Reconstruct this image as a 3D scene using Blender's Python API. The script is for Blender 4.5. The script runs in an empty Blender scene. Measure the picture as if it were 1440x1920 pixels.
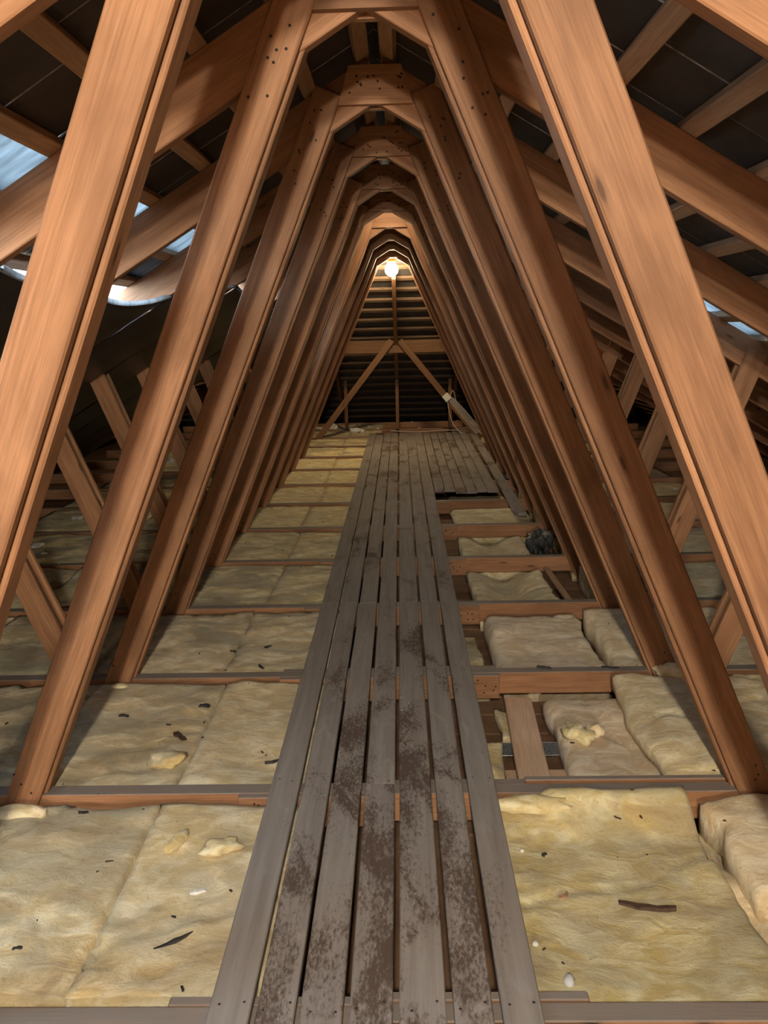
import bpy, bmesh, math, random
import numpy as np
from mathutils import Vector, Matrix

random.seed(7)
S = 4.0 / 3.0                     # layout units -> metres (truss spacing 0.9 -> 1.2 m)
scene = bpy.context.scene
COL = scene.collection

# ------------------------------------------------------------------ camera
CAM = (0.0789, 0.0, 1.4536)
PITCH, YAW, ROLL, FPX = 0.2215, 0.0262, -0.0242, 1502.6
_cp, _sp, _cy, _sy = math.cos(PITCH), math.sin(PITCH), math.cos(YAW), math.sin(YAW)
_F = Vector((-_sy * _cp, _cy * _cp, -_sp))
_R0 = Vector((_cy, _sy, 0)); _U0 = _R0.cross(_F)
_R = _R0 * math.cos(ROLL) + _U0 * math.sin(ROLL)
_U = -_R0 * math.sin(ROLL) + _U0 * math.cos(ROLL)
cd = bpy.data.cameras.new('camera'); cam = bpy.data.objects.new('camera', cd); COL.objects.link(cam)
cd.sensor_fit = 'HORIZONTAL'; cd.sensor_width = 36.0; cd.lens = 36.0 * FPX / 1440.0
cd.clip_start = 0.02; cd.clip_end = 200
cam.matrix_world = Matrix(((_R.x, _U.x, -_F.x, CAM[0] * S), (_R.y, _U.y, -_F.y, CAM[1] * S), (_R.z, _U.z, -_F.z, CAM[2] * S), (0, 0, 0, 1)))
scene.camera = cam

# ------------------------------------------------------------------ world, exposure
world = bpy.data.worlds.new('sky'); scene.world = world; world.use_nodes = True
bg = world.node_tree.nodes['Background']
bg.inputs['Color'].default_value = (0.62, 0.80, 1.0, 1)
bg.inputs['Strength'].default_value = 26.0
scene.view_settings.view_transform = 'Standard'
scene.view_settings.look = 'None'
scene.view_settings.exposure = 0.5
scene.view_settings.gamma = 1.0
scene.view_settings.use_curve_mapping = False
scene.cycles.max_bounces = 5; scene.cycles.diffuse_bounces = 4; scene.cycles.adaptive_threshold = .03; scene.cycles.use_light_tree = False; scene.cycles.caustics_reflective = False; scene.cycles.caustics_refractive = False; scene.cycles.glossy_bounces = 2; scene.cycles.transmission_bounces = 3
BULB_FAR, FILL_MID, BULB_NEAR, FILL_WORK = 260.0, 85.0, 900.0, 1350.0    # emission strength of the glowing globes; mid and work are added fill

# ------------------------------------------------------------------ helpers
def vn(x, y, seed):
    """smooth 2-D value noise on numpy arrays, -1..1"""
    x = np.asarray(x, float); y = np.asarray(y, float)
    xi = np.floor(x).astype(np.int64); yi = np.floor(y).astype(np.int64)
    xf = x - xi; yf = y - yi
    u = xf * xf * (3 - 2 * xf); v = yf * yf * (3 - 2 * yf)
    def h(a, b):
        n = (a * 374761393 + b * 668265263 + seed * 974711) & 0x7fffffff
        n = ((n ^ (n >> 13)) * 1274126177) & 0x7fffffff
        n = (n ^ (n >> 16)) & 0xffff
        return n / 32767.5 - 1.0
    return (h(xi, yi) * (1 - u) + h(xi + 1, yi) * u) * (1 - v) + (h(xi, yi + 1) * (1 - u) + h(xi + 1, yi + 1) * u) * v

def fbm(x, y, seed, oct=3):
    a, t = 1.0, 0.0
    for i in range(oct):
        t = t + a * vn(x * 2 ** i, y * 2 ** i, seed + 17 * i); a *= 0.5
    return t

def node_mat(name):
    m = bpy.data.materials.new(name); m.use_nodes = True
    nt = m.node_tree
    return m, nt, nt.nodes['Principled BSDF']

def N(nt, t, **kw):
    n = nt.nodes.new(t)
    for k, v in kw.items():
        if k == 'ins':
            for a, b in v.items(): n.inputs[a].default_value = b
        else: setattr(n, k, v)
    return n

def ramp(nt, fac, stops):
    r = nt.nodes.new('ShaderNodeValToRGB')
    e = r.color_ramp.elements
    while len(e) < len(stops): e.new(0.5)
    for el, (p, c) in zip(e, stops):
        el.position = p; el.color = (c[0], c[1], c[2], 1) if hasattr(c, '__len__') else (c, c, c, 1)
    nt.links.new(fac, r.inputs[0]); return r.outputs[0]

def mixc(nt, fac, a, b, mode='MIX'):
    m = nt.nodes.new('ShaderNodeMix'); m.data_type = 'RGBA'; m.blend_type = mode
    for s, v in ((m.inputs[0], fac), (m.inputs[6], a), (m.inputs[7], b)):
        if hasattr(v, 'is_linked'): nt.links.new(v, s)
        elif hasattr(v, '__len__'): s.default_value = (*v[:3], 1)
        else: s.default_value = v
    return m.outputs[2]

def math_n(nt, op, a, b=None, clamp=False):
    m = nt.nodes.new('ShaderNodeMath'); m.operation = op; m.use_clamp = clamp
    for s, v in ((m.inputs[0], a), (m.inputs[1], b)):
        if v is None: continue
        if hasattr(v, 'is_linked'): nt.links.new(v, s)
        else: s.default_value = v
    return m.outputs[0]

def coords(nt, scale, rand=True):
    tc = nt.nodes.new('ShaderNodeTexCoord'); mp = nt.nodes.new('ShaderNodeMapping')
    mp.inputs['Scale'].default_value = scale
    nt.links.new(tc.outputs['Object'], mp.inputs['Vector'])
    if rand:
        oi = nt.nodes.new('ShaderNodeObjectInfo'); c = nt.nodes.new('ShaderNodeCombineXYZ')
        r = math_n(nt, 'MULTIPLY', oi.outputs['Random'], 37.0)
        for i in range(3): nt.links.new(r, c.inputs[i])
        nt.links.new(c.outputs[0], mp.inputs['Location'])
    return mp.outputs[0]

def noise(nt, vec, scale, detail=4, rough=0.55, dist=0.0):
    n = nt.nodes.new('ShaderNodeTexNoise')
    n.inputs['Scale'].default_value = scale; n.inputs['Detail'].default_value = detail
    n.inputs['Roughness'].default_value = rough; n.inputs['Distortion'].default_value = dist
    nt.links.new(vec, n.inputs['Vector']); return n.outputs['Fac']

def bump(nt, bsdf, h, strength, dist):
    b = nt.nodes.new('ShaderNodeBump'); b.inputs['Strength'].default_value = strength; b.inputs['Distance'].default_value = dist
    nt.links.new(h, b.inputs['Height']); nt.links.new(b.outputs[0], bsdf.inputs['Normal'])

def obj_attr(nt, name):
    a = nt.nodes.new('ShaderNodeAttribute'); a.attribute_type = 'OBJECT'; a.attribute_name = name
    return a.outputs['Fac']

def wood(name, dark, mid, light, dusty=0.0, dust_col=(.225, .205, .185), rough=.62, blotch=.5):
    """sawn softwood, grain along local x; dust settled on upward faces"""
    m, nt, b = node_mat(name)
    g = noise(nt, coords(nt, (1.2, 26, 26)), 1.0, 4, .65, .9)
    fine = noise(nt, coords(nt, (5, 150, 150)), 1.0, 3, .7)
    broad = noise(nt, coords(nt, (1.8, 6, 6)), 1.0, 3, .6, .6)
    oi = nt.nodes.new('ShaderNodeObjectInfo')
    col = ramp(nt, g, [(.25, dark), (.5, mid), (.75, light)])
    col = mixc(nt, ramp(nt, fine, [(.42, 0), (.72, .5)]), col, [c * .6 for c in dark])
    col = mixc(nt, ramp(nt, broad, [(.42, 0), (.72, blotch)]), col, [c * .72 for c in dark])
    # knots
    v = nt.nodes.new('ShaderNodeTexVoronoi'); v.inputs['Scale'].default_value = 1.0; v.inputs['Randomness'].default_value = 1.0
    nt.links.new(coords(nt, (2.2, 9, 9)), v.inputs['Vector'])
    col = mixc(nt, ramp(nt, v.outputs['Distance'], [(.05, .9), (.085, .25), (.16, 0)]), col, [c * .32 for c in dark])
    hs = nt.nodes.new('ShaderNodeHueSaturation'); nt.links.new(col, hs.inputs['Color'])
    val = nt.nodes.new('ShaderNodeMapRange'); nt.links.new(oi.outputs['Random'], val.inputs[0])
    val.inputs[3].default_value = .8; val.inputs[4].default_value = 1.2
    nt.links.new(val.outputs[0], hs.inputs['Value']); col = hs.outputs[0]
    if dusty > 0:
        geo = nt.nodes.new('ShaderNodeNewGeometry'); sx = nt.nodes.new('ShaderNodeSeparateXYZ')
        nt.links.new(geo.outputs['True Normal'], sx.inputs[0])
        dn = noise(nt, coords(nt, (3, 12, 12)), 1.0, 4, .6)
        up = ramp(nt, sx.outputs['Z'], [(.45, 0), (.8, 1)])
        f = math_n(nt, 'MULTIPLY', up, math_n(nt, 'MULTIPLY', ramp(nt, dn, [(.2, .75), (.6, 1)]), dusty))
        col = mixc(nt, f, col, dust_col)
    nt.links.new(col, b.inputs['Base Color'])
    b.inputs['Roughness'].default_value = rough; b.inputs['Specular IOR Level'].default_value = .3
    bump(nt, b, fine, .3, .0025)
    return m

M = {}
M['timber'] = wood('truss_timber', (.25, .122, .058), (.37, .190, .096), (.455, .25, .133), dusty=.96, blotch=.7)
M['batten'] = wood('batten_wood', (.36, .215, .115), (.50, .315, .18), (.60, .40, .24), dusty=0, blotch=.3)
M['dark_batten'] = wood('dark_batten_wood', (.07, .045, .03), (.12, .078, .05), (.16, .11, .07), dusty=0, blotch=.4)  # darker batten tone, used on the hip end
M['pale_wood'] = wood('pale_new_wood', (.70, .47, .30), (.78, .56, .38), (.84, .64, .46), dusty=0, blotch=.15)
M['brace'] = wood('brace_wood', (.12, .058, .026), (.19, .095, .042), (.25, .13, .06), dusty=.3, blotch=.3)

def plank_mat():
    m, nt, b = node_mat('dusty_plank')
    g = noise(nt, coords(nt, (1.5, 30, 30)), 1.0, 6, .6, .5)
    col = ramp(nt, g, [(.25, (.20, .178, .158)), (.5, (.265, .238, .215)), (.78, (.33, .30, .272))])
    # worn dark patches: a broad mask broken by a fine speckle
    big = noise(nt, coords(nt, (1.6, 3.2, 3.2)), 1.0, 3, .6, .8)
    fine = noise(nt, coords(nt, (40, 90, 90)), 1.0, 4, .75)
    st = obj_attr(nt, 'stain')
    msk = math_n(nt, 'ADD', math_n(nt, 'MULTIPLY', big, .62), math_n(nt, 'MULTIPLY', fine, .38))
    # wear fades towards the unused far end of a board (prop wear_end, metres along the board)
    tc = nt.nodes.new('ShaderNodeTexCoord'); sx = nt.nodes.new('ShaderNodeSeparateXYZ'); nt.links.new(tc.outputs['Object'], sx.inputs[0])
    mr = nt.nodes.new('ShaderNodeMapRange')
    nt.links.new(math_n(nt, 'SUBTRACT', sx.outputs['X'], obj_attr(nt, 'wear_end')), mr.inputs[0])
    for i_, v_ in ((1, -.5), (2, .5), (3, 0.0), (4, -.75)): mr.inputs[i_].default_value = v_
    st = math_n(nt, 'ADD', st, mr.outputs[0])
    msk = math_n(nt, 'ADD', msk, math_n(nt, 'MULTIPLY', st, .10))
    f = ramp(nt, msk, [(.545, 0), (.625, .85)])
    col = mixc(nt, f, col, (.075, .045, .029))
    # light grey scuffs
    sc = noise(nt, coords(nt, (3.5, 9, 9)), 1.0, 5, .65, 1.2)
    col = mixc(nt, ramp(nt, sc, [(.58, 0), (.72, .5)]), col, (.40, .375, .345))
    spots = noise(nt, coords(nt, (9, 16, 16)), 1.0, 4, .7, 2.0)
    col = mixc(nt, ramp(nt, spots, [(.71, 0), (.73, .8)]), col, (.6, .6, .58))
    nt.links.new(col, b.inputs['Base Color'])
    b.inputs['Roughness'].default_value = .78; b.inputs['Specular IOR Level'].default_value = .25
    bump(nt, b, math_n(nt, 'ADD', g, math_n(nt, 'MULTIPLY', f, -.6)), .3, .003)
    return m
M['plank'] = plank_mat()

def wool_mat():
    """glass wool: yellow, aged to pinkish tan (prop pink) and grey dust (prop dust)"""
    m, nt, b = node_mat('glass_wool')
    big = noise(nt, coords(nt, (2.2, 3.4, 3)), 1.0, 4, .6, .6)
    mid = noise(nt, coords(nt, (7, 12, 10)), 1.0, 5, .62, .8)
    fin = noise(nt, coords(nt, (45, 70, 60)), 1.0, 3, .75, .6)
    base = mixc(nt, obj_attr(nt, 'pink'), (.66, .52, .21), (.66, .50, .30))
    lite = mixc(nt, obj_attr(nt, 'pink'), (.88, .81, .51), (.88, .76, .56))
    col = mixc(nt, ramp(nt, mid, [(.40, 0), (.62, 1)]), base, lite)
    du = obj_attr(nt, 'dust')
    df = math_n(nt, 'MULTIPLY', ramp(nt, big, [(.42, 0), (.58, 1)]), du, True)
    col = mixc(nt, math_n(nt, 'MULTIPLY', df, .9), col, (.36, .325, .215))
    br = noise(nt, coords(nt, (3, 5, 4)), 1.0, 3, .6, 1.0)
    col = mixc(nt, math_n(nt, 'MULTIPLY', ramp(nt, br, [(.52, 0), (.66, .8)]), du, True), col, (.37, .265, .14))
    col = mixc(nt, ramp(nt, fin, [(.58, 0), (.72, .5)]), col, (.27, .21, .11))
    nt.links.new(col, b.inputs['Base Color'])
    b.inputs['Roughness'].default_value = 1.0; b.inputs['Specular IOR Level'].default_value = .05
    b.inputs['Sheen Weight'].default_value = .15; b.inputs['Sheen Roughness'].default_value = .6
    bump(nt, b, math_n(nt, 'ADD', math_n(nt, 'MULTIPLY', mid, 1.0), math_n(nt, 'MULTIPLY', fin, .25)), .42, .022)
    return m
M['wool'] = wool_mat()

def simple(name, col, rough=.6, var=.25, scale=12, spec=.3, metal=0.0, bmp=.2):
    m, nt, b = node_mat(name)
    n = noise(nt, coords(nt, (scale,) * 3), 1.0, 4, .6)
    lo = [c * (1 - var) for c in col]; hi = [min(1, c * (1 + var)) for c in col]
    nt.links.new(ramp(nt, n, [(.3, lo), (.7, hi)]), b.inputs['Base Color'])
    b.inputs['Roughness'].default_value = rough; b.inputs['Specular IOR Level'].default_value = spec
    b.inputs['Metallic'].default_value = metal
    if bmp: bump(nt, b, n, bmp, .004)
    return m
M['slate'] = simple('black_roof_slate', (.05, .046, .045), .55, .3, 6)
M['slate_edge'] = simple('broken_slate_edge', (.34, .32, .30), .8, .5, 30)
M['cover'] = simple('roof_cover', (.02, .019, .019), .8, .2, 6)
M['membrane'] = simple('black_roofing_membrane', (.024, .026, .031), .42, .25, 4, .4)
M['board_below'] = simple('ceiling_board_wood', (.20, .115, .065), .8, .25, 8)
M['dark_board'] = simple('dark_sheathing', (.04, .03, .024), .85, .3, 8)
M['white_plastic'] = simple('white_plastic', (.62, .63, .62), .4, .06, 20, bmp=0)
M['cable'] = simple('grey_white_cable', (.55, .53, .49), .45, .1, 20, bmp=0)
M['foam'] = simple('white_foam_scrap', (.72, .72, .70), .85, .15, 30)
M['splinter'] = simple('dark_wood_splinter', (.085, .05, .035), .8, .4, 40)
M['flake'] = simple('dark_flake', (.035, .034, .036), .6, .4, 30)
M['chip'] = simple('tan_chip', (.42, .25, .15), .8, .3, 40)
M['rubble'] = simple('grey_crumpled_plastic', (.075, .08, .085), .5, .7, 14, .5)
M['foil'] = simple('grey_mesh_foil', (.20, .21, .22), .35, .6, 120, .5, .4)
M['nail'] = simple('dark_nail_head', (.03, .022, .018), .6, .2, 10, bmp=0)
M['brass'] = simple('lamp_holder', (.45, .30, .12), .5, .1, 10, bmp=0)

def glow(name, col, strength):
    m, nt, b = node_mat(name)
    b.inputs['Base Color'].default_value = (.8, .75, .6, 1)
    b.inputs['Emission Color'].default_value = (*col, 1); b.inputs['Emission Strength'].default_value = strength
    return m
M['bulb_far'] = glow('lit_globe', (1.0, .76, .44), BULB_FAR)
M['fill_mid'] = glow('fill_globe_between', (1.0, .82, .56), FILL_MID)
M['fill_work'] = glow('fill_globe_gable', (1.0, .87, .70), FILL_WORK)
M['bulb_near'] = glow('lit_globe_behind', (1.0, .90, .75), BULB_NEAR)

def translucent(name, col, t=.75):
    m, nt, b = node_mat(name)
    n = noise(nt, coords(nt, (3, 14, 5)), 1.0, 4, .6, .5)
    c = ramp(nt, n, [(.3, [x * .55 for x in col]), (.65, col)])
    tr = nt.nodes.new('ShaderNodeBsdfTranslucent'); nt.links.new(c, tr.inputs['Color'])
    nt.links.new(c, b.inputs['Base Color']); b.inputs['Roughness'].default_value = .5
    ms = nt.nodes.new('ShaderNodeMixShader'); ms.inputs[0].default_value = t
    nt.links.new(b.outputs[0], ms.inputs[1]); nt.links.new(tr.outputs[0], ms.inputs[2])
    nt.links.new(ms.outputs[0], nt.nodes['Material Output'].inputs['Surface'])
    return m
M['light_tile'] = translucent('pale_translucent_tile', (.20, .215, .22))
M['film'] = translucent('white_frayed_film', (.75, .77, .78), .85)
M['lit_wood_tile'] = translucent('lit_wood_standin_tile', (.30, .13, .045))  # glowing amber sheet added to imitate wood lit orange

def link(o, parent=None):
    COL.objects.link(o)
    if parent is not None:
        o.parent = parent
        o.matrix_parent_inverse = Matrix.Translation(-parent.location)
    return o

def mesh_obj(name, verts, faces, mat, parent=None, smooth=False, loc=(0, 0, 0), mats=None, fmat=None):
    """verts in layout units relative to loc (layout units)"""
    me = bpy.data.meshes.new(name)
    me.from_pydata([(v[0] * S, v[1] * S, v[2] * S) for v in verts], [], faces)
    me.materials.append(M[mat])
    if mats:
        for x in mats: me.materials.append(M[x])
        me.polygons.foreach_set('material_index', fmat)
    if smooth: me.polygons.foreach_set('use_smooth', [True] * len(me.polygons))
    me.update()
    o = bpy.data.objects.new(name, me)
    link(o, parent)
    o.matrix_basis = Matrix.Translation(Vector(loc) * S)
    return o

_cache = {}
def box_mesh(name, L, W, T, mat, bev):
    key = (name, round(L, 4), round(W, 4), round(T, 4), mat, bev)
    if key in _cache: return _cache[key]
    bm = bmesh.new(); bmesh.ops.create_cube(bm, size=1.0)
    for v in bm.verts: v.co = Vector((v.co.x * L * S, v.co.y * W * S, v.co.z * T * S))
    if bev: bmesh.ops.bevel(bm, geom=list(bm.edges), offset=bev * S, segments=1, affect='EDGES')
    me = bpy.data.meshes.new(name); bm.to_mesh(me); bm.free(); me.materials.append(M[mat])
    _cache[key] = me
    return me

def board(name, p0, p1, width, thick, nrm, mat, parent=None, bev=.003):
    """a bevelled plank from p0 to p1 (axis), thickness along nrm"""
    p0, p1 = Vector(p0), Vector(p1)
    u = (p1 - p0); L = u.length; u.normalize()
    n = Vector(nrm); n = (n - u * n.dot(u)).normalized(); w = n.cross(u)
    o = bpy.data.objects.new(name, box_mesh(name, L, width, thick, mat, bev))
    link(o, parent)
    c = (p0 + p1) * .5 * S
    o.matrix_basis = Matrix(((u.x, w.x, n.x, c.x), (u.y, w.y, n.y, c.y), (u.z, w.z, n.z, c.z), (0, 0, 0, 1)))
    return o

def thing(name, label, cat, loc=(0, 0, 0), group=None, kind=None):
    o = bpy.data.objects.new(name, None); o.empty_display_size = .1
    o.location = Vector(loc) * S
    link(o)
    tag(o, label, cat, group, kind)
    return o

def tag(o, label=None, cat=None, group=None, kind=None):
    if label: o['label'] = label
    if cat: o['category'] = cat
    if group: o['group'] = group
    if kind: o['kind'] = kind
    return o

def prism(name, poly, y0, y1, mat, parent=None):
    """polygon in x,z extruded along y"""
    n = len(poly); cx = sum(p[0] for p in poly) / n; cz = sum(p[1] for p in poly) / n; cy = (y0 + y1) / 2
    vs = [(x - cx, y0 - cy, z - cz) for x, z in poly] + [(x - cx, y1 - cy, z - cz) for x, z in poly]
    fs = [tuple(range(n)), tuple(range(2 * n - 1, n - 1, -1))] + [(i + n, (i + 1) % n + n, (i + 1) % n, i) for i in range(n)]
    return mesh_obj(name, vs, fs, mat, parent, loc=(cx, cy, cz))

ORD = 'first second third fourth fifth sixth seventh eighth ninth tenth eleventh twelfth thirteenth fourteenth'.split()

# ------------------------------------------------------------------ layout constants
SP, Y1 = 0.9, 2.3588                # truss spacing, depth of truss 0
def TY(k): return Y1 + SP * k
SL = 0.585                          # roof slope
ZLO, ZTOP = 2.286, 2.456            # rafter underside / top on the centre line
YB, YR = -5.0, TY(8) + .06          # back gable, ridge end (hip starts)
NX = 1 / math.hypot(1, SL)          # slope length factor
def ztop(x): return ZTOP - SL * abs(x)
def zlo(x): return ZLO - SL * abs(x)
XE = 4.75                           # eave
BAT = [.05] + [.248 + .2065 * i for i in range(20)]   # batten centre lines (|x|)
ZB = .035 / NX                      # batten depth, measured vertically
FLOOR = -.20

# ------------------------------------------------------------------ setting: floor slab, back gable
mesh = mesh_obj('floor', [(-XE - .2, YB, FLOOR - .1), (XE + .2, YB, FLOOR - .1), (XE + .2, 14.3, FLOOR - .1), (-XE - .2, 14.3, FLOOR - .1),
                          (-XE - .2, YB, FLOOR), (XE + .2, YB, FLOOR), (XE + .2, 14.3, FLOOR), (-XE - .2, 14.3, FLOOR)],
                [(3, 2, 1, 0), (4, 5, 6, 7), (0, 1, 5, 4), (1, 2, 6, 5), (2, 3, 7, 6), (3, 0, 4, 7)], 'board_below')
tag(mesh, 'brown boards of the ceiling below seen between the joists', kind='structure')
for i in range(16):
    y = 2.45 + .17 * i
    board('floor_board', (.2, y, FLOOR + .008), (2.2, y, FLOOR + .008), .16, .016, (0, 0, 1), 'board_below', mesh)
wb = prism('wall_back', [(-XE, FLOOR), (XE, FLOOR), (XE, 0), (0, ZTOP + .1), (-XE, 0)], YB - .05, YB, 'pale_wood')
tag(wb, 'plain boarded gable behind the viewer', kind='structure')

# ------------------------------------------------------------------ roof slopes: battens, slates, membrane

def slope(side):
    nm = 'ceiling_left' if side < 0 else 'ceiling_right'
    # the outer covering; where slates are missing or translucent it is open too
    holes = []                                     # (x0, x1, y0, y1)
    rows = [(BAT[i] + .022, BAT[i + 1] - .022) for i in range(len(BAT) - 1)]
    lt = {}                                        # (row -> list of (y0,y1,material))
    if side < 0:
        lt[4] = [(TY(-1) - .6, 4.75, 'light_tile')]
        lt[5] = [(TY(-1) - .6, 1.85, 'light_tile')]
        gap = {6: [(1.0, 5.1)], 7: [(1.0, 5.1)], 5: [(5.55, 6.75)]}
    else:
        lt[7] = [(3.3, 4.65, 'light_tile')]; lt[8] = [(3.3, 4.65, 'light_tile')]
        lt[9] = [(6.9, 7.95, 'lit_wood_tile')]  # amber row stands in for orange-lit timber
        gap = {9: [(4.85, 4.97)]}
    tw = .31
    nslate = 0
    vs, fs = [], []
    cover = []
    root_v, root_f = [], []
    def quad_slab(V, F, x0, x1, y0, y1, dz, th):
        b = len(V)
        for z in (0, th):
            for (x, y) in ((x0, y0), (x1, y0), (x1, y1), (x0, y1)):
                V.append((side * x, y, ztop(x) + dz + z))
        F += [(b, b + 1, b + 2, b + 3) if side < 0 else (b + 3, b + 2, b + 1, b), (b + 7, b + 6, b + 5, b + 4)]
        for i in range(4):
            j = (i + 1) % 4; F.append((b + j, b + i, b + i + 4, b + j + 4))
    # cover strips between batten rows, broken at openings
    edges = [0.0] + [b for b in BAT[1:]] + [XE + .15]
    for r in range(len(edges) - 1):
        x0, x1 = edges[r], edges[r + 1]
        yend = YR + (x0 + x1) / 2 + .15
        op = sorted([(a, b) for a, b, _ in lt.get(r, [])] + gap.get(r, []))
        y = YB
        for a, b in op:
            quad_slab(root_v, root_f, x0, x1, y, a, ZB + .03, .02); y = b
        quad_slab(root_v, root_f, x0, x1, y, yend, ZB + .03, .02)
    root = mesh_obj(nm, root_v, root_f, 'cover')
    tag(root, ('underside of the roof slope with the daylight slit' if side < 0 else 'underside of the unbroken roof slope') + ', dark slates on battens', kind='structure')
    # battens
    for x in BAT:
        if x > XE: continue
        c = (side * x, 0, ztop(x) + ZB / 2)
        o = board('batten', (c[0], YB + .01, c[2]), (c[0], YR + x, c[2]), .047 / NX, .035, (side * SL, 0, 1), 'batten', root)
    if side < 0:      # narrow slate strip left hanging over the daylight gap
        V_, F_ = [], []
        quad_slab(V_, F_, 1.27, 1.345, 3.35, 5.1, ZB + .002, .006)
        mesh_obj('slate_strip', V_, F_, 'slate', root)
    # slates
    far_v, far_f = [], []
    n_parts = 0
    for r in range(len(edges) - 1):
        x0, x1 = edges[r], edges[r + 1]
        y = YB + (tw / 2 if r % 2 else 0) - .05
        off = (1.908 - (YB - .05)) % tw            # joints measured in the photo
        y = YB - .05 + off - tw + (tw / 2 if r % 2 else 0)
        while y < YR + x0:
            a, b = y + .0015, y + tw - .0015
            y += tw
            ym = (a + b) / 2
            if any(p <= ym <= q for p, q in gap.get(r, [])): continue
            mt = next((m for p, q, m in lt.get(r, []) if p <= ym <= q), None)
            seen = -.2 < ym < (5.2 if side < 0 else 6.2) and x0 < 2.2 or mt
            if a < YB: a = YB
            if seen and (n_parts < 296 or mt):
                n_parts += 1
                xm = (x0 + x1) / 2
                key = ('slate', r, side, mt, round(b - a, 3))
                if key not in _cache:
                    hx, hy = (x1 - x0) / 2 + .006, (b - a) / 2
                    V = [(sx * hx * side, sy * (hy - (0 if z or mt else .003)), -sx * hx * SL + z) for z in (0, .004, .007) for sx, sy in ((-1, -1), (1, -1), (1, 1), (-1, 1))]
                    F = [(3, 2, 1, 0), (8, 9, 10, 11)] + [(a_ + i_, a_ + (i_ + 1) % 4, a_ + 4 + (i_ + 1) % 4, a_ + 4 + i_) for a_ in (0, 4) for i_ in range(4)]
                    if side < 0: F = [f[::-1] for f in F]
                    me = bpy.data.meshes.new('slate')
                    me.from_pydata([(v[0] * S, v[1] * S, v[2] * S) for v in V], [], F)
                    me.materials.append(M[mt or 'slate']); me.materials.append(M['slate_edge'])
                    if not mt: me.polygons.foreach_set('material_index', [0, 0, 1, 0, 1, 0, 1, 0, 1, 0])
                    _cache[key] = me
                o = bpy.data.objects.new('slate' if not mt else 'translucent_tile', _cache[key]); link(o, root)
                o.matrix_basis = Matrix.Translation(Vector((side * xm, ym, ztop(xm) + ZB + .002 + random.uniform(0, .004))) * S)
                if mt: o['label'] = 'translucent tile, pale for daylight, amber in place of lit wood'
            else:
                quad_slab(far_v, far_f, x0, x1, a, b, ZB + .004, .006)
    o = mesh_obj('far_slate', far_v, far_f, 'slate', root); o['kind'] = 'stuff'
    return root
roof_l = slope(-1)
roof_r = slope(1)

# hanging black membrane under the lit slope, one sheet per bay, sagging between rafters
MEM = {-1: (-1.02, -1.10, -1.07), 0: (-1.06, -1.11, -1.10), 1: (-1.125, -1.15, -1.085), 2: (-1.06, -1.02, -.93), 3: (-.92, -.96, -.97), 4: (-1.0, -1.04, -1.0), 5: (-1.0, -1.04, -1.0), 6: (-1.0, -1.04, -1.0), 7: (-1.0, -1.04, -1.0)}
for k, (ea, em, eb) in MEM.items():
    V, F = [], []
    nu, nv = 15, 22
    for j in range(nv):
        for i in range(nu):
            u = i / (nu - 1); s = j / (nv - 1)
            w = 4 * u * (1 - u)
            e = ea * (1 - u) * (1 - 2 * u) + em * 4 * u * (1 - u) + eb * u * (2 * u - 1)
            x = e + (-3.95 - e) * s
            z = zlo(x) - .006 - w * (.022 + .012 * math.sin(7 * s + k)) * min(1, s * 6 + .1) + .006 * float(vn(u * 4, s * 14, 40 + k))
            V.append((x, TY(k) + SP * u, max(z, FLOOR + .03)))
    n0 = len(V)
    V += [(x, y, z + .003) for x, y, z in V]
    for j in range(nv - 1):
        for i in range(nu - 1):
            a = j * nu + i
            F += [(a, a + 1, a + nu + 1, a + nu), (n0 + a + nu, n0 + a + nu + 1, n0 + a + 1, n0 + a)]
    for i in range(nu - 1): F.append((i + 1, i, n0 + i, n0 + i + 1))
    ms_ = mesh_obj('membrane_sheet', V, F, 'membrane', roof_l, smooth=True)
    # pale frayed upper edge, catching the daylight that falls in behind it
    rv, rf = [], []
    for i in range(nu):
        x, y, z = V[i]
        for q in range(6):
            a = math.pi * q / 3; rv.append((x + .012 * math.cos(a), y, z + .004 + .012 * math.sin(a)))
    for i in range(nu - 1):
        for q in range(6): rf.append((i * 6 + q, i * 6 + (q + 1) % 6, i * 6 + 6 + (q + 1) % 6, i * 6 + 6 + q))
    if k < 4: mesh_obj('frayed_edge', rv, rf, 'film', ms_, smooth=True)

# hip end
hv, hf = [], []
def hz(d): return ZTOP - SL * d
hip = mesh_obj('ceiling_hip', [(0, YR, ZTOP + ZB + .01), (-XE - .1, YR + XE + .1, hz(XE + .1) + ZB + .01), (XE + .1, YR + XE + .1, hz(XE + .1) + ZB + .01),
                               (0, YR, ZTOP + ZB + .04), (-XE - .1, YR + XE + .1, hz(XE + .1) + ZB + .04), (XE + .1, YR + XE + .1, hz(XE + .1) + ZB + .04)],
               [(0, 2, 1), (3, 4, 5), (0, 1, 4, 3), (1, 2, 5, 4), (2, 0, 3, 5)], 'slate')
tag(hip, 'dark hipped end of the roof behind the bulb, with horizontal battens', kind='structure')
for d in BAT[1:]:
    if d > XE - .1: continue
    board('batten', (-d - .04, YR + d, hz(d) + ZB / 2), (d + .04, YR + d, hz(d) + ZB / 2), .047 / NX, .035, (0, SL, 1), 'dark_batten', hip)
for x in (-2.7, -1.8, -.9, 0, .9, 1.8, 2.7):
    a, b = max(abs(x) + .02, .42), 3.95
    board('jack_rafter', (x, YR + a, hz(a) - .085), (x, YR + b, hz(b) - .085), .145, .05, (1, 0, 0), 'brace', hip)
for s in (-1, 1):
    board('hip_rafter', (s * .3, YR + .3, hz(.3) - .10), (s * 3.95, YR + 3.95, hz(3.95) - .10), .15, .05, (1, -s, 0), 'brace', hip)

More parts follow.
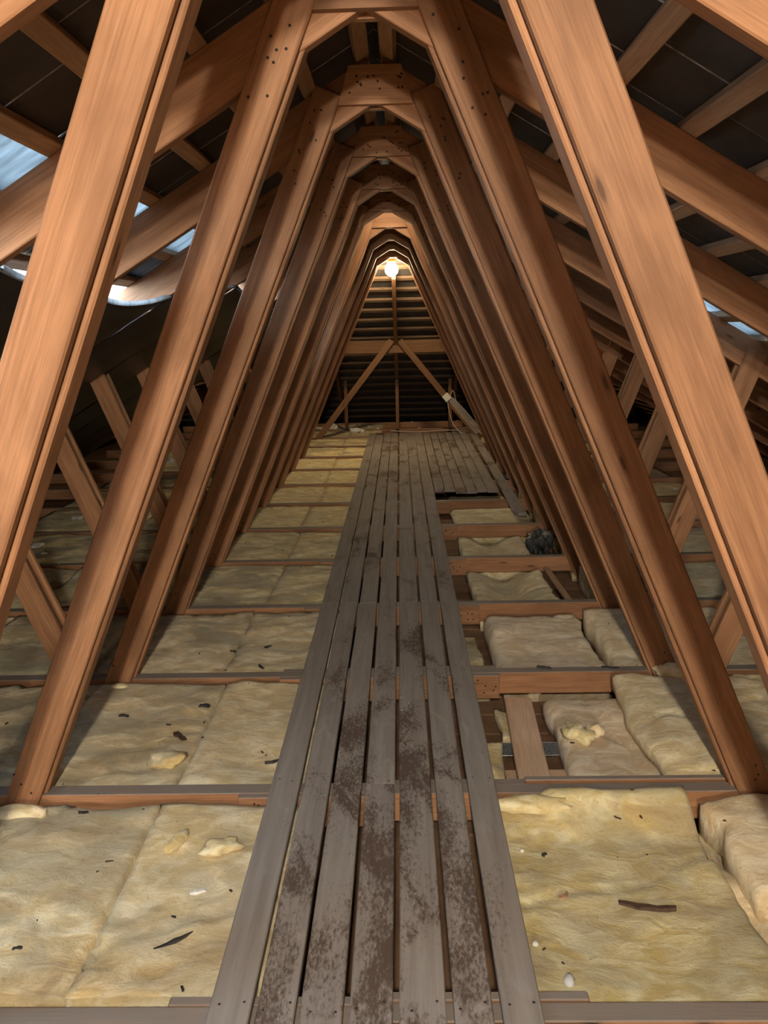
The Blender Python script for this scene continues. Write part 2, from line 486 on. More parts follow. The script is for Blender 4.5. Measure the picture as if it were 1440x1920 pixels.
# ------------------------------------------------------------------ roof trusses
DI, DB = 1.126, .433                # inner web inner edge: x = DI - DB z
WWEB = .104
cb = math.hypot(1, DB)
def truss(k):
    Y = TY(k)
    n = 8 - k
    where = 'just before the glowing bulb' if n == 0 else f'{ORD[n]} one in front of the glowing bulb'
    t = thing('roof_truss', f'reddish brown timber roof truss, {where}' if n == 0 else f'reddish brown timber roof truss, {ORD[n]} counting from the glowing bulb', 'roof truss', (0, Y, 0), 'timber roof trusses')
    for s in (-1, 1):
        board('rafter', (s * -.06 * 0, Y, (ZLO + ZTOP) / 2), (s * 3.95, Y, (ZLO + ZTOP) / 2 - SL * 3.95), (ZTOP - ZLO) * NX, .044, (0, 1, 0), 'timber', t)
        dx = random.uniform(-.004, .004)
        # inner web: thin front board, thicker back board set slightly inwards behind a groove
        def ctr(z, extra): return s * (DI - DB * z + (WWEB / 2) * cb + extra)
        for nm, w, th, y, ex, zb, zt in (('inner_web_board', WWEB, .026, -.036, 0, -.10, 2.325), ('inner_web_board', WWEB, .062, .016, -.011, -.095, 2.31)):
            board(nm, (ctr(zb, ex + dx), Y + y, zb), (ctr(zt, ex + dx), Y + y, zt), w, th, (0, 1, 0), 'timber', t, .004)
        # outer web: a pair of boards with a slot between
        def oc(z): return s * (1.43 + .37 * z - WWEB / 2 * math.hypot(1, .37))
        for y in (-.036, .036):
            board('outer_web_board', (oc(-.10), Y + y, -.10), (oc(1.315), Y + y, 1.315), WWEB, .024, (0, 1, 0), 'timber', t)
        # bottom chord
        oy = .012 if s > 0 else 0
        if k == 0 and s > 0:
            board('bottom_chord', (0, Y - .014, -.05), (3.9, Y - .014, -.05), .10, .052, (0, 1, 0), 'timber', t)
            board('bottom_chord', (0.46, Y + .046, -.05), (3.9, Y + .046, -.05), .10, .024, (0, 1, 0), 'timber', t)
            board('packing_block', (.02, Y + .034, -.052), (.462, Y + .034, -.052), .095, .036, (0, 1, 0), 'timber', t)
        else:
            board('bottom_chord', (0, Y + oy, -.05), (s * 3.9, Y + oy, -.05), .10, .052 + (0 if s > 0 else .006), (0, 1, 0), 'timber', t)
        if not (k == 0 and s > 0):
            board('splice_board', (s * .003, Y - .042 + oy, -.0545), (s * .475, Y - .042 + oy, -.0545), .108, .026, (0, 1, 0), 'timber', t)
        if k in (-1, 1):
            board('splice_board', (s * .003, Y + .046 + oy, -.0545), (s * .47, Y + .046 + oy, -.0545), .105, .026, (0, 1, 0), 'timber', t)
    # collar plates between the inner webs
    zb, zt = 2.272, 2.405
    for y0, y1 in ((-.05, -.024), (.024, .05)):
        xb, xt = DI - DB * zb - .004, DI - DB * zt + .012
        prism('collar_plate', [(-xb, zb), (xb, zb), (xt, zt), (-xt, zt)], Y + y0, Y + y1, 'timber', t)
    # nail heads on the joint plates
    if k <= 4:
        V, F = [], []
        rn = random.Random(50 + k)
        pts = []
        for i in range(14): pts.append((rn.uniform(-.1, .1), rn.uniform(zb + .015, zt - .02), -.0505))
        for s in (-1, 1):
            for i in range(8):
                z = rn.uniform(2.0, 2.26); pts.append((s * (DI - DB * z + rn.uniform(.02, .09)), z, -.0495))
            for i in range(6): pts.append((s * rn.uniform(.36, .46), rn.uniform(-.09, -.02), -.0555 + (.012 if s > 0 else 0)))
            for i in range(3): pts.append((s * (DI - DB * .02 + rn.uniform(.03, .08)), rn.uniform(.02, .1), -.0495))
        for x, z, y in pts:
            b = len(V); r = .0045
            V += [(x + r * math.cos(a * math.pi / 3), y, z + r * math.sin(a * math.pi / 3)) for a in range(6)] + [(x, y - .0015, z)]
            F += [(b + i, b + (i + 1) % 6, b + 6) for i in range(6)]
        o = mesh_obj('nail_heads', V, F, 'nail', t, loc=(0, Y, 0)); o['kind'] = 'stuff'
    return t
for k in range(-1, 9): truss(k)

# hip support frame behind the bulb: beam, two raking braces
YF = TY(10)
t = thing('brace_frame', 'dark beam with two raking braces forming an inverted V', 'brace', (0, YF, 0))
board('beam', (-1.75, YF + .03, 1.245), (1.75, YF + .03, 1.245), .175, .05, (0, 1, 0), 'brace', t)
for s in (-1, 1):
    board('raking_brace', (s * .055, YF - .03, 1.33), (s * 1.2, YF - .03, -.10), .085, .045, (0, 1, 0), 'brace', t)
for i, (x, w) in enumerate(((-.78, 'cable-free brace'), (.0, 'middle'), (.80, 'cable box'))):
    o = board('wall_post', (x, TY(11), FLOOR), (x, TY(11), .74), .05, .05, (0, 1, 0), 'brace')
    tag(o, ('dim upright post under the hip, beyond the bare brace', 'dim upright post under the hip, beneath the beam middle', 'dim upright post under the hip, behind the cable box')[i], 'post', 'posts under the hip')
for k in range(9, 13):
    o = board('ceiling_joist', (-(3.9 - max(0, k - 8.5) * .1), TY(k), -.05), (3.9 - max(0, k - 8.5) * .1, TY(k), -.05), .10, .05, (0, 1, 0), 'timber')
    tag(o, f'dusty ceiling joist beyond the last truss, {ORD[k - 9]} one past the glowing bulb', 'joist', 'joists under the hip')

# ------------------------------------------------------------------ walkway and platform
PX = [(-.368, -.275), (-.262, -.178), (-.167, -.075), (-.060, .034), (.048, .150), (.166, .250), (.270, .356)]
PXF = [(-.392, -.298), (-.292, -.190), (-.182, -.085), (-.078, .018), (.034, .136), (.142, .246), (.252, .352)]   # at Y = 8
def lerp(a, b, t): return a + (b - a) * t
def px(i, y):
    t = (y - 1.4) / 6.6
    return lerp(PX[i][0], PXF[i][0], t), lerp(PX[i][1], PXF[i][1], t)
def plank(parent, xa, xb, ya, yb, stain, zo=0.0, th=.024):
    """plank with slightly tapering sides: xa,xb = (left,right) at ya / yb"""
    cx = (xa[0] + xa[1] + xb[0] + xb[1]) / 4; cy = (ya + yb) / 2
    # local x along the length
    n = max(2, int((yb - ya) / .25))
    V, F = [], []
    rs = random.randint(0, 999)
    for i in range(n + 1):
        t = i / n; y = lerp(ya, yb, t)
        l = lerp(xa[0], xb[0], t) + .0015 * float(vn(y * 3, .5, rs)); r = lerp(xa[1], xb[1], t) + .0015 * float(vn(y * 3, 9.5, rs))
        b = .003
        prof = [(l, 0), (r, 0), (r, th - b), (r - b, th), (l + b, th), (l, th - b)]
        dz = .0012 * float(vn(y * 2, 4.5, rs))
        for x, z in prof: V.append((y - cy, -(x - cx), z + max(dz, -.0) if z else z))
    for i in range(n):
        a = i * 6
        for q in range(6): F.append((a + q, a + (q + 1) % 6, a + 6 + (q + 1) % 6, a + 6 + q))
    F += [(5, 4, 3, 2, 1, 0), tuple(n * 6 + q for q in range(6))]
    o = mesh_obj('plank', V, F, 'plank', parent)
    o.matrix_basis = Matrix.Translation(Vector((cx, cy, .0005 + zo)) * S) @ Matrix.Rotation(math.pi / 2, 4, 'Z')
    o['stain'] = stain; o['wear_end'] = float((3.0 - cy) * S) if ya < 3 else 50.0
    return o
walk = thing('plank_walkway', 'worn grey plank walkway of seven boards running down the attic', 'walkway', (0, 4, 0))
J = {0: [TY(2) - .03, 6.12, 7.55], 1: [TY(2) - .03, 6.12], 2: [TY(2) - .04, 7.05], 3: [TY(0) - .02, 6.9], 4: [TY(2) - .02, 7.66], 5: [TY(2) - .025, 7.62], 6: [TY(2) - .03, 7.62]}
YD = 7.62
for i in range(7):
    cuts = [.55] + J[i] + [11.52 + random.uniform(-.05, .04)]
    for a, b in zip(cuts[:-1], cuts[1:]):
        a += .002; b -= .002
        stain = {0: -.7, 1: .35, 2: .8, 3: .8, 4: .75, 5: .4, 6: -.35}[i] * (1.0 if a < 2 else .55 if a < 4 else .25)
        plank(walk, px(i, a), px(i, b), a, b, stain)
V, F = [], []
rn = random.Random(5)
for i in range(7):
    for k in range(-1, 6):
        l, r = px(i, TY(k))
        for f in (.22, .78):
            x = lerp(l, r, f) + rn.uniform(-.006, .006); y = TY(k) + rn.uniform(-.015, .015)
            b = len(V)
            V += [(x + .0035 * math.cos(q * math.pi / 3), y + .0035 * math.sin(q * math.pi / 3), .0262) for q in range(6)] + [(x, y, .0268)]
            F += [(b + q, b + (q + 1) % 6, b + 6) for q in range(6)]
o = mesh_obj('nail_heads', V, F, 'nail', walk); o['kind'] = 'stuff'
plat = thing('plank_platform', 'broad grey plank platform with a broken front edge over a hole', 'platform', (.75, 9, 0))
ragged = [7.24, 7.23, 7.15, 7.14, 7.19, 7.17]
for i in range(6):
    l = .36 + .0965 * i
    plank(plat, (l, l + .092), (l + .035 * i / 5, l + .092 + .035 * i / 5), ragged[i], 11.5 + random.uniform(-.06, .05), .25)
plank(plat, (.955, 1.05), (1.02, 1.112), 6.22, 11.3, .05)

# ------------------------------------------------------------------ glass wool batts
WOOL = []
def batt(label, x0, x1, y0, y1, top, pink, dust, seed, bot=FLOOR + .002, res=.03, rough=1.0, edge=.012, wob=.012, group='glass wool batts', name='insulation_batt'):
    nx = max(4, int((x1 - x0) / res)); ny = max(4, int((y1 - y0) / res))
    u = np.linspace(0, 1, nx + 1); v = np.linspace(0, 1, ny + 1)
    # crowd rows towards the border so the rounded edge shows
    U, Vv = np.meshgrid(u, v)
    X = x0 + (x1 - x0) * U; Y = y0 + (y1 - y0) * Vv
    X = X + wob * (fbm(Y * 6 + 3, X * 1.5, seed + 1) - 1.76) * np.sign(U - .5) * (np.abs(U - .5) * 2) ** 3
    Y = Y + wob * .6 * (fbm(X * 6, Y * 1.5 + 7, seed + 2) - 1.76) * np.sign(Vv - .5) * (np.abs(Vv - .5) * 2) ** 3
    Z = top(X, Y) if callable(top) else np.full_like(X, float(top))
    Z = Z + rough * (.008 * fbm(X * 3.2, Y * 4.2, seed + 3) + .0055 * fbm(X * 13, Y * 17, seed + 4) * (.5 + .5 * vn(X * 3, Y * 3, seed + 8)))
    Z = np.where(np.abs(X) < .42, np.minimum(Z, -.004), Z)
    # a few creases
    Z = Z - rough * .012 * np.clip(1 - np.abs(fbm(X * 1.7, Y * 2.3, seed + 5)) * 14, 0, 1)
    d = np.minimum(np.minimum(U * (x1 - x0), (1 - U) * (x1 - x0)), np.minimum(Vv * (y1 - y0), (1 - Vv) * (y1 - y0)))
    Z = Z - edge * np.clip(1 - d / .035, 0, 1) ** 2
    cx, cy = (x0 + x1) / 2, (y0 + y1) / 2
    V = [(x - cx, y - cy, z) for x, y, z in zip(X.ravel(), Y.ravel(), Z.ravel())]
    W = nx + 1
    F = [(j * W + i, j * W + i + 1, (j + 1) * W + i + 1, (j + 1) * W + i) for j in range(ny) for i in range(nx)]
    ring = [i for i in range(W)] + [j * W + nx for j in range(1, ny + 1)] + [ny * W + i for i in range(nx - 1, -1, -1)] + [j * W for j in range(ny - 1, 0, -1)]
    # bulging mid ring and bottom ring
    prev = ring
    for s, fz in ((0, .4), (-.004, 1.0)):
        base = len(V)
        for q in ring:
            x, y, z = V[q]
            bz = bot if not callable(bot) else float(bot(x + cx, y + cy))
            dx = (1 if x > 0 else -1) * s if abs(abs(x) - (x1 - x0) / 2) < .06 else 0
            V.append((x + dx, y, z + (bz - z) * fz))
        cur = list(range(base, base + len(ring)))
        for i in range(len(ring)):
            j = (i + 1) % len(ring); F.append((prev[j], prev[i], cur[i], cur[j]))
        prev = cur
    F.append(tuple(prev[::-1]))
    o = mesh_obj(name, V, F, 'wool', smooth=True, loc=(cx, cy, 0))
    o['pink'] = pink; o['dust'] = dust
    tag(o, label, 'insulation', group)
    return o

# side of the daylight slit: nearly flush with the joists
LX = [(-.718, -.24), (-1.30, -.72), (-2.05, -1.302), (-3.0, -2.052)]
where_l = ["hugging the walkway", "between the walkway batt and the inner web feet", "outside the inner web feet", "deep towards the eaves under the membrane"]
for b in range(13):
    k = b - 1
    y0, ye = TY(k) + .038 + (.022 if k in (-1, 1) else 0), TY(k + 1)
    for c, (x0, x1) in enumerate(LX):
        y1 = ye - (.060 if c == 0 else .056 if c == 1 else .04)
        if b >= 10 and c == 3: continue
        if b == 12 and c > 1: continue
        dz = random.uniform(-.013, -.008)
        off = .06 * math.sin(b * 2.3)
        xa, xb = x0 + (off if c > 0 and c != 3 else 0), x1 + (off if c in (1, 2) and c != 1 else 0)
        if c == 0: xa, xb = x0 + off * .4, x1
        if c == 1: xa, xb = x0 + off, x1 + off * .4
        if c == 2: xa, xb = x0, x1 + off
        dust = {0: .45, 1: .75, 2: 1.0, 3: 1.0}[c]
        if b >= 5 and c < 2: dust = .25
        if b >= 9: dust = .9
        if b in (2, 3): dust = min(1, dust + .35)
        if b == 0: dust = (.55, .75, 1, 1)[c]
        batt(f'yellow wool batt, {ORD[b]} joist bay on the slit side, {("beside the walkway", "before the inner web feet", "past the inner web feet", "towards the eaves")[c]}',
             xa, xb, y0, y1, dz, .35 + .25 * random.random() if b < 3 else .1, dust, 100 + b * 10 + c, res=.022 if b < 2 and c < 2 else .035 if b < 5 else .06,
             rough=1.3 if b < 5 else 1.0, edge=.006, wob=.002)

# side with the exposed joists
def bayy(k): return TY(k) + .042 + (.03 if k in (-1, 1) else 0) + (.02 if k == 0 else 0), TY(k + 1) - .062
y0, y1 = bayy(-1)
def top_a(X, Y):
    z = -.062 + .02 * np.sin(X * 5 + 1) + .03 * np.clip((y0 + .3 - Y) / .3, 0, 1)
    up = np.clip((Y - (y1 - .13)) / .13, 0, 1)
    return z + up ** 1.5 * .095 * np.clip((X - .42) / .1, .35, 1)
batt('large bright yellow glass wool sheet curling up onto the joist, dark splinter on it', .27, .985, y0 - .01, y1 + .055, top_a, 0.0, .6, 500, res=.018, rough=1.2, wob=.012, edge=.012)
batt('crumpled pinkish wool layer torn open beside the bright yellow sheet', .92, 1.5, y0, y1, lambda X, Y: -.125 + .03 * fbm(X * 7, Y * 6, 77), .8, .6, 501, res=.02, rough=2.2)
batt('thick pale wool batt tipped up against the first exposed joist', .97, 1.75, y0 + .33, y1 + .01, lambda X, Y: -.055 + .055 * np.clip((Y - y0 - .2) / .5, 0, 1) + .02 * np.sin(X * 6), .75, .12, 502, bot=-.13, res=.022, rough=1.3, wob=.018)
batt('dusty wool batt past the web feet in the first bay beside the exposed joists', 1.80, 2.6, y0, y1, -.03, .5, .5, 503, res=.05)
# second bay: open on the walkway side
y0, y1 = bayy(0)
batt('small torn yellow wool stub under the walkway edge beside the pale timber', .33, .445, y0, y0 + .42, -.10, .2, .35, 510, res=.02, rough=2)
batt('dark yellow wool lump behind the pale timber offcut', .43, .56, y0 + .48, y1, lambda X, Y: -.13 + .03 * np.sin(X * 20), .2, .5, 511, res=.02, rough=2)
batt('pinkish wool batt with torn tufts next to the pale timber offcut', .64, 1.02, y0, y1 - .01, lambda X, Y: -.075 - .02 * np.clip((.70 - X) / .06, 0, 1) - .02 * np.clip((Y - y1 + .12) / .12, 0, 1), 1.0, .12, 512, res=.018, rough=1.1)
batt('pale yellow wool batt raised above the second exposed joist', .90, 1.62, y0, y1 + .0, lambda X, Y: .0 + .025 * np.clip((Y - y0) / .8, 0, 1) + 0 * X - .02 * np.clip((1.02 - X) / .1, 0, 1), .45, .2, 513, bot=-.06, res=.018, rough=1.4, wob=.018)
batt('tan wool batt past the web feet in the second bay beside the exposed joists', 1.66, 2.6, y0, y1, -.012, .6, .3, 514, res=.05)
# third bay
y0, y1 = bayy(1)
batt('plump pinkish wool batt with a rounded end before the third exposed joist', .475, 1.0, y0, y1, lambda X, Y: -.05 + .03 * np.exp(-((X - .56) ** 2 / .012 + (Y - y1 + .25) ** 2 / .02)) - .07 * np.clip((.53 - X) / .055, 0, 1) ** 2, .95, .15, 520, res=.018, rough=1.2)
batt('smooth tan wool batt at the web feet before the third exposed joist', 1.005, 1.75, y0, y1, lambda X, Y: -.03 + .02 * np.clip((Y - y0) / .8, 0, 1), .7, .1, 521, res=.025, rough=.6)
batt('mossy dark wool scrap low between walkway and plump pinkish batt', .31, .468, y0, y1, lambda X, Y: -.13 + .03 * np.sin(Y * 9), .1, .9, 522, res=.025, rough=2)
batt('tan wool batt past the web feet in the third bay beside the exposed joists', 1.78, 2.7, y0, y1, -.02, .6, .3, 523, res=.06)
# fourth and fifth bays: batts sagging like hammocks
for k, sd, nm in ((2, 530, 'fourth'), (3, 540, 'fifth')):
    y0, y1 = bayy(k)
    batt(f'wool batt sagging like a hammock in the {nm} bay beside the exposed joists', .46, .97, y0, y1,
         lambda X, Y: -.06 - .085 * np.exp(-((X - .71) / .12) ** 2) * (.4 + .6 * np.clip((Y - y0) / (y1 - y0), 0, 1)), .35, .45, sd, res=.022, rough=1.3)
    batt(f'yellow wool block at the web feet in the {nm} bay beside the exposed joists', 1.17, 1.54, y0, y1, lambda X, Y: -.03 + 0 * X - .03 * (np.sin(Y * 14) > .3), .3, .3, sd + 1, res=.03)
    batt(f'dusty wool batt past the web feet in the {nm} bay beside the exposed joists', 1.55, 2.7, y0, y1, -.02, .45, .4, sd + 2, res=.06)
for b in range(5, 13):
    k = b - 1
    y0, y1 = bayy(k)
    if k in (4, 5):
        batt(f'flat yellow wool batt before the hole, {ORD[b]} bay beside the exposed joists' if k == 4 else 'dark wool batt at the bottom of the hole under the platform', .47, 1.12, y0, y1, -.05 if k == 4 else -.13, .15, .3, 550 + b, res=.035)
    batt(f'yellow wool batt by the web feet in the {ORD[b]} bay on the platform side', 1.16, 1.9, y0, y1, -.022, .15, .4 if b < 9 else .9, 560 + b, res=.06)
    if b < 11: batt(f'yellow wool batt towards the eaves in the {ORD[b]} bay on the platform side', 1.93, 2.8, y0, y1, -.022, .3, .6, 580 + b, res=.08)

# ------------------------------------------------------------------ loose things
def blob(name, loc, size, mat, label, cat, group=None, seed=0, jag=.35, rot=0.0, sub=2, wool=None):
    bm = bmesh.new(); bmesh.ops.create_icosphere(bm, subdivisions=sub, radius=1.0)
    rn = random.Random(seed); ph = [rn.uniform(0, 6) for _ in range(6)]
    for v in bm.verts:
        c = v.co
        d = 1 + jag * (.6 * float(vn(c.x * 1.6 + ph[0] * 9, c.y * 1.6 + c.z + ph[1] * 9, seed)) + .4 * float(vn(c.x * 3.7 + ph[2] * 9, c.y * 3.7 - c.z * 2 + ph[3] * 9, seed + 5)) + .25 * float(vn(c.x * 8 + ph[4], c.y * 8 + c.z * 5, seed + 9)))
        v.co = Vector((c.x * d * size[0] * S, c.y * d * size[1] * S, max(c.z * d, -.55) * size[2] * S))
    me = bpy.data.meshes.new(name); bm.to_mesh(me); bm.free(); me.materials.append(M[mat])
    if mat == 'wool' or jag < .6: me.polygons.foreach_set('use_smooth', [True] * len(me.polygons))
    o = bpy.data.objects.new(name, me); link(o)
    o.matrix_basis = Matrix.Translation(Vector((loc[0], loc[1], loc[2] + .55 * size[2])) * S) @ Matrix.Rotation(rot, 4, 'Z')
    if wool: o['pink'], o['dust'] = wool
    tag(o, label, cat, group)
    return o

def shard(name, loc, L, W, H, rot, mat, label, cat, group=None, seed=0, taper=.3):
    """an irregular splinter: tapered, slightly bent strip"""
    rn = random.Random(seed); n = 6; V, F = [], []
    for i in range(n + 1):
        t = i / n; x = (t - .5) * L
        w = W * (taper + (1 - taper) * (1 - abs(t * 1.3 - .45)) ) * (1 + rn.uniform(-.25, .25)) * .5
        b = W * .35 * math.sin(t * 3.0 + seed); h = H * (1 + rn.uniform(-.3, .2))
        for yy, zz in ((-w, 0), (w, 0), (w * .7, h), (-w * .8, h)): V.append((x, yy + b, zz))
    for i in range(n):
        a = i * 4
        for q in range(4): F.append((a + q, a + (q + 1) % 4, a + 4 + (q + 1) % 4, a + 4 + q))
    F += [(3, 2, 1, 0), tuple(n * 4 + q for q in range(4))]
    o = mesh_obj(name, V, F, mat)
    o.matrix_basis = Matrix.Translation(Vector(loc) * S) @ Matrix.Rotation(rot, 4, 'Z')
    tag(o, label, cat, group)
    return o

def ground(x, y, z):
    """pixel of the photograph -> layout point on the plane at height z"""
    d = _F + _R * ((x - 720) / FPX) - _U * ((y - 960) / FPX)
    t = (z - CAM[2]) / d.z
    return CAM[0] + d.x * t, d.y * t
dg = None
def surf(px_, py_, z):
    """drop the point under a photo pixel onto whatever batt lies there"""
    x, y = ground(px_, py_, z)
    ok, loc, *_ = scene.ray_cast(dg, Vector((x * S, y * S, .12 * S)), Vector((0, 0, -1)), distance=.4 * S)
    zz = loc.z / S if ok else z
    return x, y, zz - .001
bpy.context.view_layer.update()
dg = bpy.context.evaluated_depsgraph_get()

L = lambda px_, py_, z=-.02: surf(px_, py_, z)
shard('wood_splinter', L(1213, 1703, -.085), .15, .026, .012, -.12, 'splinter', 'long dark wood splinter lying on the bright yellow wool sheet', 'splinter', seed=3)
shard('slate_shard', L(327, 1765), .105, .014, .008, .55, 'flake', 'long pointed black shard on the wool beside the walkway', 'shard', seed=4, taper=.1)
shard('wood_chip', L(338, 1385), .075, .026, .008, -1.15, 'splinter', 'flat brown wood chip standing out in the second slit-side bay', 'wood chip', seed=5, taper=.8)
shard('wood_chip', L(384, 1332), .04, .022, .01, -.2, 'flake', 'small black chip above the flat brown wood chip', 'wood chip', seed=6, taper=.8)
shard('wood_chip', L(232, 1344), .04, .018, .008, .1, 'flake', 'small dark chip between two inner web feet', 'wood chip', seed=7, taper=.6)
shard('wood_chip', L(157, 1528), .03, .015, .006, .4, 'flake', 'small dark chip in front of the second joist from the bottom', 'wood chip', seed=8, taper=.8)
shard('wood_chip', L(510, 1432), .05, .014, .008, .5, 'flake', 'dark flaky chip touching the walkway edge', 'wood chip', seed=9, taper=.6)
shard('foam_stick', L(372, 1677), .042, .011, .008, .12, 'foam', 'short white stick on the wool beside the walkway', 'stick', seed=10, taper=.9)
shard('wood_chip', L(206, 1622), .022, .006, .004, -.1, 'splinter', 'thin brown sliver on dusty wool, lowest slit-side bay', 'wood chip', seed=11)
shard('wood_chip', L(33, 1781), .022, .01, .005, -.1, 'flake', 'dark chip in the lower corner of the slit-side wool', 'wood chip', seed=12, taper=.8)
shard('wood_chip', L(437, 1223), .03, .017, .006, .0, 'flake', 'grey chip lying on the third slit-side bay', 'wood chip', seed=13, taper=.9)
shard('wood_chip', L(503, 1213), .03, .024, .006, 1.3, 'flake', 'square grey chip lying on the third slit-side bay', 'wood chip', seed=14, taper=.9)
shard('wood_chip', L(490, 1248, 0), .05, .012, .006, -.9, 'flake', 'narrow grey chip leaning over the third slit-side joist', 'wood chip', seed=15, taper=.9)
shard('wood_chip', L(1055, 1690, -.085), .035, .02, .01, .6, 'chip', 'curled tan chip on the bright yellow wool sheet', 'wood chip', seed=16)
shard('wood_chip', L(1155, 1556, -.085), .03, .006, .005, -.8, 'splinter', 'bent dark twig high on the bright yellow wool sheet', 'wood chip', seed=17)
shard('wood_chip', L(1200, 1554, -.085), .022, .007, .005, 1.5, 'splinter', 'short dark twig near the torn edge of the yellow sheet', 'wood chip', seed=18)
shard('wood_chip', L(1021, 1613, -.085), .016, .012, .008, .9, 'flake', 'round black crumb on the bright yellow wool sheet', 'wood chip', seed=19, taper=.8)
shard('wood_chip', L(1020, 1253, 0), .06, .02, .008, -.05, 'flake', 'black chip on the second exposed joist', 'wood chip', seed=20, taper=.9)
shard('wood_chip', L(1144, 1252, 0), .07, .02, .006, 0, 'flake', 'grey chip on the second exposed joist by the web foot', 'wood chip', seed=21, taper=.9)
blob('foam_crumb', L(1066, 1873, -.085), (.014, .018, .01), 'foam', 'largest white crumb at the lower walkway edge', 'foam scrap', seed=1)
blob('foam_crumb', L(979, 1606, -.085), (.007, .007, .005), 'foam', 'white crumb beside the walkway on the yellow sheet', 'foam scrap', seed=2)
blob('foam_crumb', L(1004, 1790, -.085), (.008, .008, .006), 'foam', 'white crumb in the shade strip along the walkway', 'foam scrap', seed=3)
# white foam scraps in the dim eaves
for i, (x, y, sx, lab) in enumerate([(70, 1027, .05, 'white foam scrap in the dim eaves, lowest of three'), (84, 1037, .022, 'small white foam scrap next to the lowest one in the eaves'),
                                     (145, 976, .05, 'white foam scrap in the dim eaves, middle of three'), (140, 938, .04, 'white foam scrap in the dim eaves, uppermost of three'),
                                     (318, 869, .09, 'white foam scrap heap between two inner webs'), (302, 864, .05, 'pale pink foam scrap next to the white heap'),
                                     (668, 812, .11, 'white foam scrap near the end of the walkway'), (618, 806, .12, 'grey foam scrap by the foot of the bare brace'),
                                     (598, 806, .07, 'small foam scrap behind the foot of the bare brace'), (1231, 873, .04, 'white foam scrap behind a web on the exposed joist side'),
                                     (1268, 918, .03, 'small white foam scrap on dusty wool on the exposed joist side')]):
    blob('foam_scrap', L(x, y), (sx, sx * .7, sx * .4), 'foam', lab, 'foam scrap', 'white foam scraps', seed=30 + i, jag=.9)
# wool pieces stuffed at the web feet and tufts
blob('wool_wad', (-1.165, 2.255, -.035), (.085, .035, .03), 'wool', 'pale wool wad stuffed under the foot of the second web', 'insulation', seed=50, jag=.25, wool=(.5, 0), sub=3)
blob('wool_wad', (-1.155, 3.165, -.03), (.05, .03, .025), 'wool', 'bright yellow wool block at the foot of the third web', 'insulation', seed=51, jag=.15, wool=(.1, 0), sub=3)
blob('wool_tuft', L(312, 1440), (.06, .045, .025), 'wool', 'grey green torn wool tuft below the flat brown chip', 'insulation', seed=52, jag=.65, wool=(.2, .4), sub=3)
blob('wool_tuft', L(415, 1600), (.05, .04, .018), 'wool', 'crumpled wool tuft beside the walkway in the lowest slit-side bay', 'insulation', seed=53, jag=.65, wool=(.2, .3), sub=3)
blob('wool_tuft', L(333, 1590), (.02, .06, .018), 'wool', 'raised narrow wool fold in the lowest slit-side bay', 'insulation', seed=54, jag=.4, wool=(.2, .3), sub=3, rot=-.3)
blob('wool_tuft', L(1085, 1385, -.075), (.05, .07, .03), 'wool', 'yellow torn tuft on the pinkish batt', 'insulation', seed=55, jag=.6, wool=(.0, 0), sub=3, rot=.3)
blob('wool_tuft', L(1115, 1375, -.075), (.03, .03, .03), 'wool', 'small pale tuft on the pinkish batt', 'insulation', seed=56, jag=.6, wool=(.8, 0), sub=3)
blob('wool_roll', (.46, 2.275, -.03), (.13, .04, .03), 'wool', 'rolled yellow wool edge lying against the first exposed joist', 'insulation', seed=57, jag=.35, wool=(.1, .1), sub=3)
blob('wool_tuft', (1.1, 1.93, -.12), (.09, .06, .05), 'wool', 'upper white torn wool flap beside the bright yellow sheet', 'insulation', seed=58, jag=.9, wool=(1, .1), sub=3)
blob('wool_tuft', (1.12, 1.72, -.13), (.10, .07, .05), 'wool', 'lower torn wool flap beside the bright yellow sheet', 'insulation', seed=59, jag=.9, wool=(.9, .1), sub=3)
blob('wool_wad', (1.235, 3.19, .0), (.10, .05, .035), 'wool', 'pale wool wad at the web foot above the raised batt', 'insulation', seed=60, jag=.3, wool=(.4, 0), sub=3)
# dark rubble bag by the web foot
blob('crumpled_bag', (1.06, TY(4) - .25, -.14), (.09, .17, .10), 'rubble', 'dark grey crumpled plastic bag by a web foot', 'bag', seed=61, jag=1.1, sub=3)
blob('crumpled_bag', (1.13, TY(6) + .25, -.1), (.06, .25, .10), 'rubble', 'grey crumpled plastic wedged beside the platform', 'bag', seed=62, jag=1.1, sub=3)
# pale timber offcut and foil strip in the open second bay
y0, y1 = TY(0) + .06, TY(1) - .06
o = board('timber_offcut', (.515, y0, -.115), (.555, y1 + .03, -.125), .115, .03, (0, 0, 1), 'pale_wood'); tag(o, 'pale new timber offcut lying between two exposed joists', 'timber')
o = board('foil_strip', (.40, ground(970, 1405, -.15)[1], -.15), (.72, ground(970, 1405, -.15)[1], -.15), .07, .004, (0, -.3, 1), 'foil'); tag(o, 'grey metallic mesh strip beneath the pale timber offcut', 'strip')
for i, x in enumerate((.47, .63)):
    o = board('floor_batten', (x, y0, FLOOR + .03), (x, y0 + .3, FLOOR + .03), .07, .03, (0, 0, 1), 'pale_wood', mesh)
# round wooden stick across the fourth bay
o = board('wooden_lath', (1.0, TY(2) + .05, -.05), (.99, TY(3) - .05, -.07), .035, .02, (0, 0, 1), 'batten'); tag(o, 'narrow grey lath lying beside the hammock batt', 'lath')

